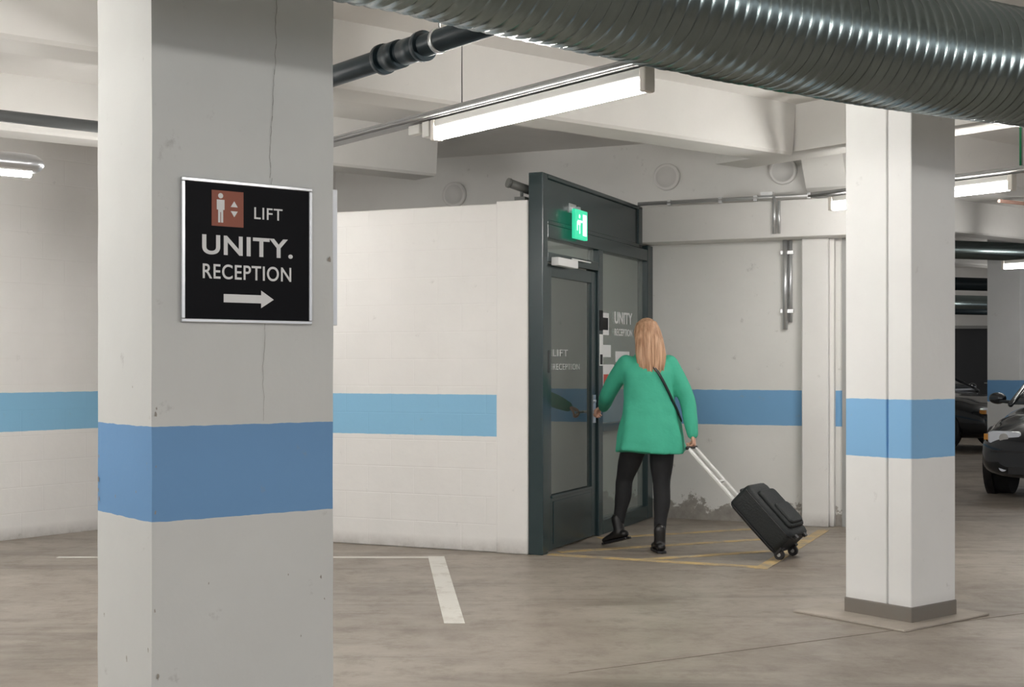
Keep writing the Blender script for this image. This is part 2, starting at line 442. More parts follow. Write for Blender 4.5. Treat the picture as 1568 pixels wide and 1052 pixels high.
for (f, u, z, s) in (('f', .012, .87, .007), ('f', .014, 1.02, .005), ('f', .012, 1.19, .009), ('f', .016, 1.21, .006), ('f', .01, .55, .006), ('f', .63, .60, .007), ('f', .645, .52, .005), ('f', .50, .62, .004),
                     ('l', .45, .88, .013), ('l', .455, .95, .011), ('l', .45, 1.03, .008), ('l', .455, .91, .009), ('l', .30, .90, .006), ('l', .12, .93, .005), ('l', .40, .48, .008), ('l', .2, .36, .010), ('l', .15, 1.28, .006), ('l', .02, .42, .010), ('f', .02, .33, .011), ('f', .55, .40, .005), ('f', .2, .62, .004), ('f', .665, 1.73, .012)):
    chip(f, u, z, s)
mb.obj('crack', [M_crack, M_chip], parent=pil, fixn=False)

qx, qy = toG(2.08, 6.94)
mb = MB()
mb.box(qx, qx+.396, qy, qy+.143, 0, CZ-.35)
mb.box(qx+.012, qx+.39, qy+.143, qy+.155, 0, CZ-.35)
mb.box(qx, qx+.396, qy+.155, qy+.42, 0, CZ-.35)
pr = mb.obj('concrete_pillar', [M_pillar2], M=G, bevel=.006)
mb = MB(); mb.box(qx-.006, qx+.402, qy-.006, qy+.426, 0.0, .09)
mb.obj('plinth', [wall_mat('plinth_concrete', (0.19, .185, .17), None, dirt=1.0, dirt_h=.2, specks=.6)], parent=pr, bevel=.006)
mb = MB(); mb.box(qx-.20, qx+.56, qy-.10, qy+.62, 0.0, .012)
mb.obj('pad', [M_pad], parent=pr, bevel=.004)
for (X, Y, w) in ((7.0, 18.6, .50), (11.3, 21.5, .48), (9.6, 14.6, .45)):
    gx, gy = toG(X, Y)
    mb = MB(); mb.box(gx-w/2, gx+w/2, gy-w/2, gy+w/2, 0, CZ)
    mb.obj('concrete_pillar', [M_pillar3], M=G, bevel=.006)

# ------------------------------------------------------------------ lift sign
SX = px+.0975; SZ = 1.495; W_, H_ = .490, .480
Ms = G @ Matrix.Translation((SX, py-.004, SZ))
sign = empty('lift_reception_sign', Ms)
mb = MB()
b_ = .012
mb.box(0, W_, -.014, 0, 0, b_, 0); mb.box(0, W_, -.014, 0, H_-b_, H_, 0)
mb.box(0, b_, -.014, 0, b_, H_-b_, 0); mb.box(W_-b_, W_, -.014, 0, b_, H_-b_, 0)
mb.obj('aluminium_frame', [M_alu], sign, bevel=.002)
mb = MB(); mb.box(b_-.002, W_-b_+.002, -.009, -.001, b_-.002, H_-b_+.002)
mb.obj('panel', [M_signblack], sign)
yf = -.0095
def plate(name, pts, mat, y=yf, t=.0012):
    mb = MB(); n = len(pts)
    for yy in (y, y-t):
        for p in pts: mb.v.append(Vector((p[0], yy, p[1])))
    mb.face(list(range(n)), 0); mb.face([n+i for i in range(n)], 0)
    for i in range(n): mb.face([i, (i+1) % n, n+(i+1) % n, n+i], 0)
    return mb.obj(name, [mat], sign)
def rect(x0, x1, z0, z1): return [(x0, z0), (x1, z0), (x1, z1), (x0, z1)]
def circ(cx, cz, r, n=20): return [(cx+r*math.cos(2*math.pi*i/n), cz+r*math.sin(2*math.pi*i/n)) for i in range(n)]
plate('icon_square', rect(.108, .225, .325, .445), M_orange)
yi = yf-.0014
plate('icon_head', circ(.140, .427, .009), M_signwhite, yi)
plate('icon_body', [(.126, .414), (.154, .414), (.154, .380), (.149, .380), (.149, .337), (.1415, .337), (.1415, .372), (.1385, .372), (.1385, .337), (.131, .337), (.131, .380), (.126, .380)], M_signwhite, yi)
plate('icon_up', [(.177, .392), (.203, .392), (.190, .412)], M_signwhite, yi)
plate('icon_down', [(.177, .378), (.203, .378), (.190, .358)], M_signwhite, yi)
text('LIFT', sign, M_signwhite, (.266, yf, .358), (1, 0, 0), (0, 0, 1), .108, .040, offset=.004)
text('UNITY.', sign, M_signwhite, (.074, yf, .228), (1, 0, 0), (0, 0, 1), .340, .066, offset=.022)
text('RECEPTION', sign, M_signwhite, (.076, yf, .147), (1, 0, 0), (0, 0, 1), .332, .050, offset=.010)
plate('arrow', [(.152, .069), (.292, .069), (.292, .053), (.340, .083), (.292, .113), (.292, .097), (.152, .097)], M_signwhite)
mb = MB()
mb.box(px+.684, px+.712, py+.02, py+.46, 1.495, 1.985, 0)
mb.box(px+.710, px+.7135, py+.035, py+.445, 1.51, 1.97, 1)
mb.obj('wall_sign', [M_alu, M_signblack], M=G, bevel=.002)

# ------------------------------------------------------------------ spiral duct
path = [Vector(p) for p in ((-3.6, 1.22), (-1.60, 2.95), (-.537, 3.86), (.503, 4.75), (1.368, 5.41), (2.29, 5.96), (3.3, 6.48), (4.9, 7.2), (8.5, 8.75), (12, 10.2))]
def cat(P, step=.0115):
    out = []
    for i in range(len(P)-1):
        p0 = P[max(i-1, 0)]; p1 = P[i]; p2 = P[i+1]; p3 = P[min(i+2, len(P)-1)]
        n = max(2, int((p2-p1).length/step))
        for k in range(n):
            t = k/n; out.append(0.5*((2*p1)+(p2-p0)*t+(2*p0-5*p1+4*p2-p3)*t*t+(3*p1-p0-3*p2+p3)*t**3))
    out.append(P[-1]); return out
C = cat(path)
seg = 56; DR = .25; DZ = 2.68; rings = []; dist = 0
for i, c in enumerate(C):
    if i: dist += (c-C[i-1]).length
    t = (C[min(i+1, len(C)-1)]-C[max(i-1, 0)]).normalized(); nrm = Vector((-t.y, t.x))
    ring = []
    for j in range(seg):
        a = 2*math.pi*j/seg
        ph = ((dist/.058)-j/seg) % 1.0
        rr = DR + (.0085*max(0, math.cos((ph-.5)*2*math.pi))**3) + .003*noise.noise(Vector((c.x*2, c.y*2, a)))
        q = c+nrm*rr*math.cos(a)
        ring.append((q.x, q.y, DZ+rr*math.sin(a)))
    rings.append(ring)
duct = MB().loft(rings, 0, False).obj('ventilation_duct', [M_duct], fixn=True)
mb = MB()
for k in (0.08, .22, .8):
    i = int(len(C)*k); c = C[i]; c2 = C[i+1]; t = (c2-c).normalized(); nr = Vector((-t.y, t.x, 0))
    T = Vector((t.x, t.y, 0))
    for sgn in (-1, 1):
        p = Vector((c.x, c.y, DZ))+nr*sgn*.272
        mb.cyl(p, (p.x, p.y, CZ), .006, 0, 8)
    rg = []
    for (o, r) in ((-.014, .258), (-.014, .2655), (.014, .2655), (.014, .258)):
        rg.append([Vector((c.x, c.y, DZ))+T*o+nr*r*math.cos(2*math.pi*j/48)+Vector((0, 0, r*math.sin(2*math.pi*j/48))) for j in range(48)])
    mb.loft(rg, 0, False)
mb.obj('hanger_bands', [M_galv], parent=duct)

# ------------------------------------------------------------------ pipes / conduits
mb = MB()
a = Vector((-.872, 6.49, 2.76)); dl = -Lv
mb.cyl(a-dl*1.6, a+dl*2.0, .050, 0, 28)
for off, ln, r in ((.50, .10, .064), (.63, .14, .058), (.44, .03, .070), (.76, .03, .068)):
    mb.cyl(a+dl*off, a+dl*(off+ln), r, 0, 28)
pipe = mb.obj('drain_pipe', [M_blackpipe])
mb = MB()
for off in (-.35, .9):
    p = a+dl*off; mb.cyl(p, (p.x, p.y, CZ), .005, 0, 8)
    mb.cyl(p-dl*.012, p+dl*.012, .055, 0, 28)
mb.obj('pipe_hangers', [M_galv], parent=pipe)

def fixture(cx, cy, cz, dirv, length=1.5, mat=None, name='fluorescent_lamp', rnd_=False):
    dirv = Vector(dirv).normalized(); ang = math.atan2(dirv.y, dirv.x)
    M = Matrix.Translation((cx, cy, cz)) @ Matrix.Rotation(ang, 4, 'Z')
    e = empty(name, M); h = length/2
    mb = MB()
    if rnd_:
        R = .062
        prof = [(-h-.10, .25), (-h-.085, .6), (-h-.05, .9), (-h, 1.0), (h, 1.0), (h+.05, .9), (h+.085, .6), (h+.10, .25)]
        mb.loft([[(x, R*k*math.cos(2*math.pi*j/28), .045+R*k*math.sin(2*math.pi*j/28)) for j in range(28)] for x, k in prof], 0, True, True)
        for x in (-h*.4, h*.6): mb.cyl((x, 0, .045), (x+.03, 0, .045), R+.004, 1, 28)
        mb.obj('housing', [M_alu, M_galv], e)
        mb = MB(); mb.cyl((-h, 0, -.004), (h+.02, 0, -.004), .034, 0, 14); mb.obj('tube', [mat or M_lamp], e)
        return e
    sec = [(-.026, .070), (-.026, .030), (-.018, .024), (.018, .024), (.026, .030), (.026, .070)]
    mb.loft([[(x, p[0], p[1]) for p in sec] for x in (-h, h)], 0, True, False)
    mb.box(-h-.035, -h, -.031, .031, -.034, .070, 1); mb.box(h, h+.035, -.031, .031, -.034, .070, 1)
    mb.obj('housing', [M_housing, M_cap], e, bevel=.006)
    mb = MB(); mb.cyl((-h, 0, -.006), (h, 0, -.006), .028, 0, 14)
    mb.obj('tube', [mat or M_lamp], e)
    return e
LZ = 2.53
mc = (Vector((.532, 5.53, 0))+Vector((-.349, 6.84, 0)))/2
fixture(mc.x, mc.y, LZ, Lv, 1.5)
rc = (Vector((3.28, 8.70, 0))+Vector((2.36, 9.87, 0)))/2
fixture(rc.x, rc.y, LZ, Lv, 1.42)
lc = Vector((-2.85, 8.16, 0))-Rv*.82
fixture(lc.x, lc.y, LZ, Rv, 1.4, rnd_=True)
for (X, Y, dv) in ((6.3, 15.3, Lv), (8.6, 14.2, Lv), (8.7, 21.5, Lv), (6.3, 24.3, Lv)):
    fixture(X, Y, LZ, dv, 1.4, M_lamp_far)
for (r_, l_) in ((-.3, 1.0), (3.8, 0.2), (7.9, 1.3), (0.2, 5.6), (-3.8, 4.8), (3.84, 8.55)):  # unseen lamps added for illumination; last one, behind the pillar, brightens the upper wall
    c = Rv*r_+Lv*l_; fixture(c.x, c.y, LZ, Lv, 1.2 if l_ > 8 else 1.5, M_lamp_far if l_ > 8 else None)
gx, gy = toG(mc.x, mc.y)
def tray(gx, y0, y1, z=2.622, ys=()):
    mb = MB()
    mb.box(gx-.040, gx-.036, y0, y1, z-.012, z+.022); mb.box(gx+.036, gx+.040, y0, y1, z-.012, z+.022); mb.box(gx-.040, gx+.040, y0, y1, z-.015, z-.011)
    for y in ys:
        mb.cyl((gx, y, z), (gx, y, CZ), .0035, 0, 8)
    mb.cyl((gx-.062, y0, z-.005), (gx-.062, y1, z-.005), .008, 0, 10)
    return mb.obj('cable_tray', [M_tray], M=G)
tray(gx, gy-.98, gy+3.6, ys=(gy-.9, gy+.55, gy+3.2))
g2x, g2y = toG(rc.x, rc.y); tray(g2x, g2y-3.2, g2y+.9, ys=(g2y-2.9, g2y-.8))
mb = MB(); mb.box(gx-.03, gx+.03, gy+.80, gy+.86, LZ-.01, LZ+.07); mb.box(gx-.02, gx+.02, gy+.9, gy+1.0, LZ+.02, LZ+.07)
mb.obj('junction_box', [M_housing], M=G, bevel=.005)
mb = MB(); c = Vector((-2.65, 7.6, 2.745)); mb.cyl(c-Rv*5, c+Rv*1.45, .034, 0, 16)
for k in (-3.4, -1.2, 1.0):
    p = c+Rv*k; mb.cyl(p, (p.x, p.y, CZ), .004, 0, 8)
mb.obj('conduit_pipe', [simple('conduit_grey', (.16, .17, .175), .5, .1)])
mb = MB()
for k in (-.6, -.15):
    p = Vector((lc.x, lc.y, LZ+.107))+Rv*k; mb.cyl(p, (p.x, p.y, CZ), .004, 0, 8)
mb.obj('lamp_hanger_rod', [M_galv])
for a0, b0, r0 in (((4.9, 17.0, 2.86), (14, 20.5, 2.86), .12), ((4.9, 19.6, 2.60), (14, 23.1, 2.60), .10), ((4.9, 22.6, 2.45), (14, 26.1, 2.45), .16), ((4.9, 21.2, 2.25), (14, 24.7, 2.25), .05)):
    mb = MB(); mb.cyl(a0, b0, r0, 0, 24); mb.obj('far_duct', [M_blackpipe if r0 < .11 else M_duct])
mb = MB()
mb.cyl(Vector((3.4, 9.3, 2.50)), Vector((8.5, 12.6, 2.50)), .013, 0, 10); mb.cyl(Vector((4.05, 9.72, 2.50)), Vector((4.05, 9.72, 2.30)), .011, 0, 10)
mb.cyl(Vector((4.05, 9.72, 2.30)), Vector((4.15, 9.9, 2.24)), .011, 0, 10)
mb.obj('sprinkler_pipe', [simple('brown_pipe', (.12, .07, .055), .4)])
mb = MB(); mb.cyl((3.33, 8.72, 3.33), (3.33, 8.72, 2.66), .009, 0, 10); mb.obj('hanging_cable', [M_greenpipe])

# ------------------------------------------------------------------ door unit (lobby frame)
door = empty('door_1', LOB)
mb = MB()
X0, X1 = -.055, .055
mb.box(X0, X1, 0, .10, 0, 2.73)
mb.box(X0, X1, .10, 2.30, 2.37, 2.40); mb.box(X0, X1, .10, 2.3, 2.70, 2.73)
mb.box(X0+.02, X1-.018, .10, 2.30, 2.40, 2.70)
mb.box(X0, X1, .10, 2.45, 2.27, 2.37)
mb.box(X0, X1, .10, 1.18, 2.10, 2.17)
mb.box(X0, X1, 1.18, 1.28, 0, 2.27)
mb.box(X0, X1, 2.45, 2.598, 0, 2.41)
mb.box(X0, X1, 1.28, 2.45, 0, .12); mb.box(X0, X1, 1.28, 2.45, .82, .88)
mb.box(X0, X1, 2.2, 2.3, 2.37, 2.72)
mb.obj('frame', [M_frame], door, bevel=.006)
mb = MB()
mb.box(-.01, .035, .115, .215, .012, 2.09); mb.box(-.01, .035, 1.07, 1.17, .012, 2.09)
mb.box(-.01, .035, .215, 1.07, 2.0, 2.09); mb.box(-.01, .035, .215, 1.07, .012, .40)
mb.box(.035, .040, .25, 1.03, .05, .36)
mb.box(.030, .043, .215, 1.07, .385, .405)
mb.obj('leaf', [M_frame], door, bevel=.005)
mb = MB(); mb.box(.008, .014, .215, 1.07, .40, 2.0); mb.obj('leaf_glass', [M_glass], door)
mb = MB(); mb.box(.0, .006, .10, 1.18, 2.17, 2.27); mb.box(.0, .006, 1.28, 2.45, .88, 2.27); mb.box(.0, .006, 1.28, 2.45, .12, .82)
mb.obj('side_glass', [M_glass2], door)
mb = MB(); mb.box(.055, .115, .16, .56, 2.075, 2.135); mb.box(.08, .095, .5, .9, 2.14, 2.15)
mb.obj('door_closer', [M_signwhite], door, bevel=.008)
mb = MB()
mb.box(.035, .042, 1.095, 1.145, .90, 1.12)
mb.cyl((.035, 1.12, .985), (.088, 1.12, .985), .011, 0, 14); mb.tube([(.085, 1.12, .985), (.088, 1.08, .985), (.086, .98, .985)], [.010, .010, .009], 0, 12)
mb.cyl((.035, 1.12, 1.07), (.05, 1.12, 1.07), .014, 0, 14)
mb.obj('lever_handle', [M_alu], door)
mb = MB(); mb.box(.035, .040, .135, .175, 1.30, 1.46, 0); mb.obj('hinge_plate', [M_black], door)
M_reflect = simple('reflection_lettering', (.55, .56, .55), .6)  # pale colour for lettering that is a reflection in the door glass
mb = MB()
mb.box(.0555, .0575, 1.19, 1.27, 1.63, 1.79, 1); mb.box(.0555, .0575, 1.19, 1.27, 1.35, 1.60, 0); mb.box(.0565, .0582, 1.2, 1.26, 1.36, 1.44, 1)
mb.obj('stickers', [M_signwhite, M_signblack], door)
mb = MB(); mb.box(.0065, .0085, 1.31, 1.68, 1.08, 1.36, 0); mb.box(.0085, .009, 1.42, 1.58, 1.18, 1.28, 1); mb.box(.0065, .0085, 1.31, 1.60, 1.42, 1.52, 0); mb.box(.0065, .0085, 1.72, 2.08, 1.38, 1.47, 0)
mb.box(.0065, .0085, 1.31, 1.55, 1.60, 1.78, 0); mb.box(.0085, .009, 1.33, 1.53, 1.64, 1.74, 2)
mb.obj('notices', [M_signwhite, M_redsticker, M_signblack], door)
text('UNITY', door, M_signwhite, (.007, 1.70, 1.70), (0, 1, 0), (0, 0, 1), .46, .10, offset=.018)
text('RECEPTION', door, M_signwhite, (.007, 1.70, 1.60), (0, 1, 0), (0, 0, 1), .46, .06, offset=.006)
text('LIFT', door, M_reflect, (.0145, .30, 1.42), (0, 1, 0), (0, 0, 1), .30, .05)  # reflected sign words, modelled as flat letters on the leaf glass
text('RECEPTION', door, M_reflect, (.0145, .30, 1.32), (0, 1, 0), (0, 0, 1), .55, .045)

ex = empty('exit_sign', LOB)
mb = MB(); mb.box(.085, .115, .50, .76, 2.30, 2.52); mb.obj('box', [M_green], ex, bevel=.004)
mb = MB(); mb.box(.037, .1, .61, .65, 2.52, 2.545); mb.box(.037, .045, .56, .70, 2.50, 2.57); mb.obj('bracket', [M_alu], ex)
mb = MB()
for xo in (.1155,):
    mb.box(xo, xo+.001, .655, .735, 2.33, 2.49)
    mb.box(xo, xo+.001, .53, .545, 2.36, 2.43); mb.box(xo, xo+.001, .58, .595, 2.34, 2.41); mb.box(xo, xo+.001, .545, .60, 2.405, 2.44)
    mb.box(xo, xo+.001, .60, .64, 2.425, 2.44)
    mb.ellipsoid((xo, .585, 2.470), (.001, .016, .016), 0)
mb.obj('pictogram', [M_exitw], ex)
mb = MB(); mb.box(-1.5, -.9, .9, 1.5, 2.425, 2.449); mb.obj('lobby_fill_panel', [M_lobbyfill], M=LOB)  # glowing panel added to brighten the lobby behind the glass
mb = MB()
mb.box(-.16, -.08, -.01, .08, 2.535, 2.56, 0); mb.cyl((-.12, .03, 2.56), (-.12, .03, 2.62), .012, 0, 12)
mb.cyl((-.18, -.05, 2.655), (-.07, .09, 2.61), .032, 0, 18); mb.cyl((-.19, -.063, 2.659), (-.178, -.048, 2.654), .036, 0, 18)
mb.obj('security_camera', [simple('camera_dark', (.12, .125, .12), .4)], M=LOB)
mb = MB()
mb.cyl((.02, 2.285, 2.755), (2.19, 2.285, 2.755), .017, 0, 14)
for x in (.3, .75, 1.05, 1.5): mb.box(x-.015, x+.015, 2.27, 2.31, 2.73, 2.778)
mb.cyl((1.21, 2.28, 2.76), (1.21, 2.28, 2.45), .016, 0, 14); mb.cyl((1.25, 2.28, 2.72), (1.25, 2.28, 2.45), .012, 0, 12)
mb.box(1.10, 1.2, 2.26, 2.30, 2.77, 2.80)
mb.cyl((1.24, 2.57, 2.42), (1.24, 2.57, 1.66), .022, 0, 16); mb.cyl((1.285, 2.575, 2.42), (1.285, 2.575, 1.72), .015, 0, 12)
mb.box(1.2, 1.31, 2.56, 2.6, 2.3, 2.33); mb.box(1.2, 1.31, 2.56, 2.6, 1.8, 1.83)
mb.obj('steel_conduit', [simple('bright_steel', (.66, .67, .68), .35, .7)], M=LOB)
mb = MB(); mb.box(8.85, 9.75, 26.94, 27, 0, 2.1, 0); mb.box(8.8, 8.85, 26.92, 27, 0, 2.16, 1); mb.box(9.75, 9.8, 26.92, 27, 0, 2.16, 1); mb.box(8.8, 9.8, 26.92, 27, 2.1, 2.16, 1)
mb.cyl((9.65, 26.94, 1.0), (9.65, 26.88, 1.0), .012, 1); mb.cyl((9.65, 26.88, 1.0), (9.53, 26.88, 1.0), .012, 1)
mb.obj('door_2', [M_black, M_grey])

# ------------------------------------------------------------------ woman
PH = math.radians(16)
WOM = Matrix.Translation((1.025, 9.85, 0)) @ Matrix.Rotation(PH, 4, 'Z')
woman = empty('walking_woman', WOM)
M_jacket = simple('green_jacket', (0.058, 0.46, 0.30), .75, var=.12, scale=9, bump=.9, bscale=11)
M_trous = simple('black_trousers', (0.010, 0.010, 0.012), .8, bump=.3, bscale=25)
M_skin = simple('skin', (0.62, 0.35, 0.25), .5, var=.05)
M_shoe = simple('black_leather', (0.012, 0.011, 0.011), .35)
def hair_material():
    m, nt, N, L, b = new_mat('blonde_hair')
    tc = N.new('ShaderNodeTexCoord'); mp = N.new('ShaderNodeMapping'); mp.inputs['Scale'].default_value = (60, 60, 3)
    L.new(tc.outputs['Object'], mp.inputs[0])
    n = N.new('ShaderNodeTexNoise'); n.inputs['Scale'].default_value = 1; n.inputs['Detail'].default_value = 5; L.new(mp.outputs[0], n.inputs['Vector'])
    r = N.new('ShaderNodeValToRGB'); r.color_ramp.elements[0].position = .3; r.color_ramp.elements[1].position = .7
    r.color_ramp.elements[0].color = (.32, .155, .075, 1); r.color_ramp.elements[1].color = (.70, .44, .28, 1)
    L.new(n.outputs['Fac'], r.inputs[0]); L.new(r.outputs[0], b.inputs['Base Color'])
    bp = N.new('ShaderNodeBump'); bp.inputs['Strength'].default_value = .7; bp.inputs['Distance'].default_value = .01
    L.new(n.outputs['Fac'], bp.inputs['Height']); L.new(bp.outputs['Normal'], b.inputs['Normal'])
    b.inputs['Roughness'].default_value = .45
    return m
M_hair = hair_material()
def remesh(o, vs, it=6):
    md = o.modifiers.new('r', 'REMESH'); md.mode = 'VOXEL'; md.voxel_size = vs; md.use_smooth_shade = True
    sm = o.modifiers.new('s', 'SMOOTH'); sm.iterations = it; sm.factor = .5
def interp(T, z):
    if z <= T[0][0]: return T[0][1:]
    for a, b in zip(T, T[1:]):
        if z <= b[0]:
            t = (z-a[0])/(b[0]-a[0]); t = t*t*(3-2*t)*.5+t*.5
            return tuple(x+(y-x)*t for x, y in zip(a[1:], b[1:]))
    return T[-1][1:]
TOR = [(.715, .268, .182, -.015), (.80, .255, .174, -.012), (.90, .238, .158, -.005), (1.0, .212, .143, .01), (1.10, .195, .130, .02), (1.20, .194, .126, .035),
       (1.29, .196, .126, .045), (1.36, .190, .106, .055), (1.405, .142, .080, .06), (1.44, .075, .06, .07), (1.475, .058, .055, .075)]
mb = MB(); rings = []
for i in range(50):
    z = .715+(1.475-.715)*i/49; hw, hd, oy = interp(TOR, z)
    rg = []
    for j in range(48):
        a = 2*math.pi*j/48
        fold = 1+.06*max(0, (1.15-z)/.38)*math.sin(a*7+1.3)+.018*math.sin(a*5+z*22)
        rg.append((hw*math.cos(a)*fold, oy+hd*math.sin(a)*fold, z+.016*math.sin(a*2+.6)*(1 if i < 3 else 0)))
    rings.append(rg)
mb.loft(rings)
lever_w = LOB @ Vector((.088, 1.03, .985)); hl = WOM.inverted() @ lever_w
SL = Vector((-.168, .065, 1.365)); WL = hl+Vector((.03, -.085, .045)); 
dirv = (WL-SL); mid = SL+dirv*.52; EL = mid+Vector((-.066, -.03, -.065))
SR = Vector((.168, .05, 1.365)); ER = Vector((.268, -.060, 1.09)); WR = Vector((.272, -.145, .850))
mb.tube([SL, SL+(EL-SL)*.5+Vector((-.008, 0, 0)), EL, EL+(WL-EL)*.55, WL], [.068, .066, .060, .054, .042])
mb.tube([SR, SR+(ER-SR)*.5+Vector((.008, 0, 0)), ER, ER+(WR-ER)*.55, WR], [.068, .066, .060, .054, .043])
o = mb.obj('jacket', [M_jacket], woman); remesh(o, .011, 3)
mb = MB(); rings = []
for (z, r, oy) in ((1.425, .083, .068), (1.465, .070, .07), (1.478, .074, .068), (1.455, .090, .062), (1.42, .10, .06)):
    rings.append([(r*math.cos(2*math.pi*j/32), oy+r*.9*math.sin(2*math.pi*j/32), z+.01*math.cos(2*math.pi*j/32+1.57)) for j in range(32)])
mb.loft(rings, 0, False); mb.obj('collar', [M_jacket], woman)
mb = MB()
mb.tube([(0, -.0, .98), (0, -.005, .90), (0, -.0, .83)], [(.155, .11), (.178, .130), (.170, .120)])
HR = Vector((.096, -.01, .83)); KR = Vector((.060, -.065, .47)); AR = Vector((-.02, -.225, .115))
HL = Vector((-.096, .0, .83)); KL = Vector((-.150, .150, .495)); AL = Vector((-.215, .105, .163))
for H, K, Aq in ((HR, KR, AR), (HL, KL, AL)):
    th = H+(K-H)*.5+Vector((0, .015, 0)); ca = K+(Aq-K)*.32+Vector((0, -.018, 0))
    mb.tube([H, th, K, ca, K+(Aq-K)*.7, Aq], [(.104, .110), .088, .064, .062, .047, .039])
o = mb.obj('trousers', [M_trous], woman); remesh(o, .010, 4)
def shoe(name, Aq, yaw, pitch=0):
    M = Matrix.Translation(Aq) @ Matrix.Rotation(yaw, 4, 'Z') @ Matrix.Rotation(pitch, 4, 'X')
    mb = MB()
    mb.tube([(0, 0, .05), (0, 0, -.01), (0, .005, -.055)], [.044, .042, .043])
    mb.tube([(0, -.045, -.070), (0, .02, -.060), (0, .09, -.074), (0, .155, -.083)], [(.034, .030), (.038, .040), (.044, .030), (.034, .022)], ref=(0, 0, 1))
    o = mb.obj(name, [M_shoe], woman, M=M); remesh(o, .006, 3)
    mb = MB()
    outl = [(-.033, -.075), (0, -.085), (.033, -.075), (.036, .0), (.044, .08), (.040, .14), (.018, .185), (-.018, .185), (-.040, .14), (-.044, .08), (-.036, 0)]
    mb.poly_prism(outl, -.113, -.095)
    mb.obj(name+'_sole', [M_black], woman, M=M, bevel=.004)
shoe('shoe_right', AR, math.radians(-10)); shoe('shoe_left', AL, math.radians(28), math.radians(-15))
HC = Vector((.0, .095, 1.580)); HM = Matrix.Translation(HC) @ Matrix.Rotation(math.radians(-4), 4, 'Z') @ Matrix.Rotation(math.radians(-6), 4, 'X')
mb = MB()
mb.ellipsoid((0, -.008, .022), (.074, .092, .090)); mb.ellipsoid((0, .025, -.035), (.060, .066, .075)); mb.ellipsoid((0, .062, -.088), (.024, .022, .020))
mb.tube([(0, .088, .012), (0, .104, -.022), (0, .096, -.032)], [.008, .012, .011], seg=12)
mb.ellipsoid((-.078, -.01, -.012), (.008, .020, .032)); mb.ellipsoid((.078, -.01, -.012), (.008, .020, .032))
mb.ellipsoid((-.035, .066, -.02), (.022, .018, .02)); mb.ellipsoid((.035, .066, -.02), (.022, .018, .02))
mb.tube([(0, -.02, -.05), (0, -.03, -.15)], [.050, .054])
o = mb.obj('head', [M_skin], woman, M=HM); remesh(o, .005, 3)
mb = MB()
for s in (-1, 1):
    mb.ellipsoid((s*.031, .082, .006), (.0125, .008, .0075), 0); mb.ellipsoid((s*.031, .0895, .006), (.005, .002, .005), 1)
    mb.tube([(s*.018, .089, .026), (s*.032, .089, .031), (s*.047, .080, .026)], [.003, .0035, .002], 2, 8)
mb.tube([(-.024, .086, -.056), (0, .094, -.054), (.024, .086, -.056)], [.004, .007, .004], 3, 10)
mb.obj('face_features', [M_signwhite, M_black, M_hair, simple('lips', (.5, .13, .12), .4)], woman, M=HM)
mb = MB()
mb.ellipsoid((0, -.022, .030), (.088, .100, .096))
rings = [];
HT = [(-.345, .060, .022, -.098), (-.28, .088, .032, -.104), (-.20, .102, .040, -.106), (-.12, .103, .050, -.095), (-.04, .098, .070, -.06), (.03, .092, .088, -.035), (.08, .070, .07, -.025)]
for i in range(30):
    z = -.345+(.425)*i/29; hw, hd, oy = interp(HT, z)
    rings.append([(hw*math.cos(2*math.pi*j/40)*(1+.03*math.sin(j*2.2+z*14)), oy+hd*math.sin(2*math.pi*j/40)*(1+.05*math.sin(j*3.1)), z) for j in range(40)])
mb.loft(rings)
o = mb.obj('hair', [M_hair], woman, M=HM); remesh(o, .007, 3)
mb = MB(); rnd = random.Random(8)
for k in range(60):
    a = rnd.uniform(math.pi*.98, math.pi*2.02); x = math.cos(a)
    ez = rnd.uniform(-.40, -.29)+abs(x)*.05
    p = [(x*.07, -.02+math.sin(a)*.090, .085), (x*.092, -.035+math.sin(a)*.086, .02), (x*.101, -.085+math.sin(a)*.055, -.08), (x*.102+rnd.uniform(-.008, .008), -.1+math.sin(a)*.045, -.18), (x*.080+rnd.uniform(-.018, .018), -.1+math.sin(a)*.035, ez)]
    mb.tube(p, [.006, .010, .010, .008, .002], 0, 8)
mb.obj('hair_strands', [M_hair], woman, M=HM)
mb = MB()
SP = [(1.42, -1.9), (1.38, -1.72), (1.30, -1.45), (1.20, -1.15), (1.10, -.85), (1.0, -.50), (.95, -.1), (.93, .4), (1.0, 1.0), (1.15, 1.5), (1.28, 1.95), (1.38, 2.3)]
rings = []
SPs = []
for a, b in zip(SP, SP[1:]):
    for k in range(5): t = k/5; SPs.append((a[0]+(b[0]-a[0])*t, a[1]+(b[1]-a[1])*t))
for z, a in SPs:
    P = []
    for (dz, e) in ((.016, .002), (.016, .015), (-.016, .015), (-.016, .002)):
        h2 = interp(TOR, z+dz)
        P.append(((h2[0]+e)*math.cos(a), h2[2]+(h2[1]+e)*math.sin(a), z+dz))
    rings.append(P)
mb.loft(rings, 0, True, False); mb.obj('bag_strap', [M_black], woman)
mb = MB(); mb.box(.02, .20, .16, .215, .84, .98); mb.obj('crossbody_bag', [M_black], woman, bevel=.015)

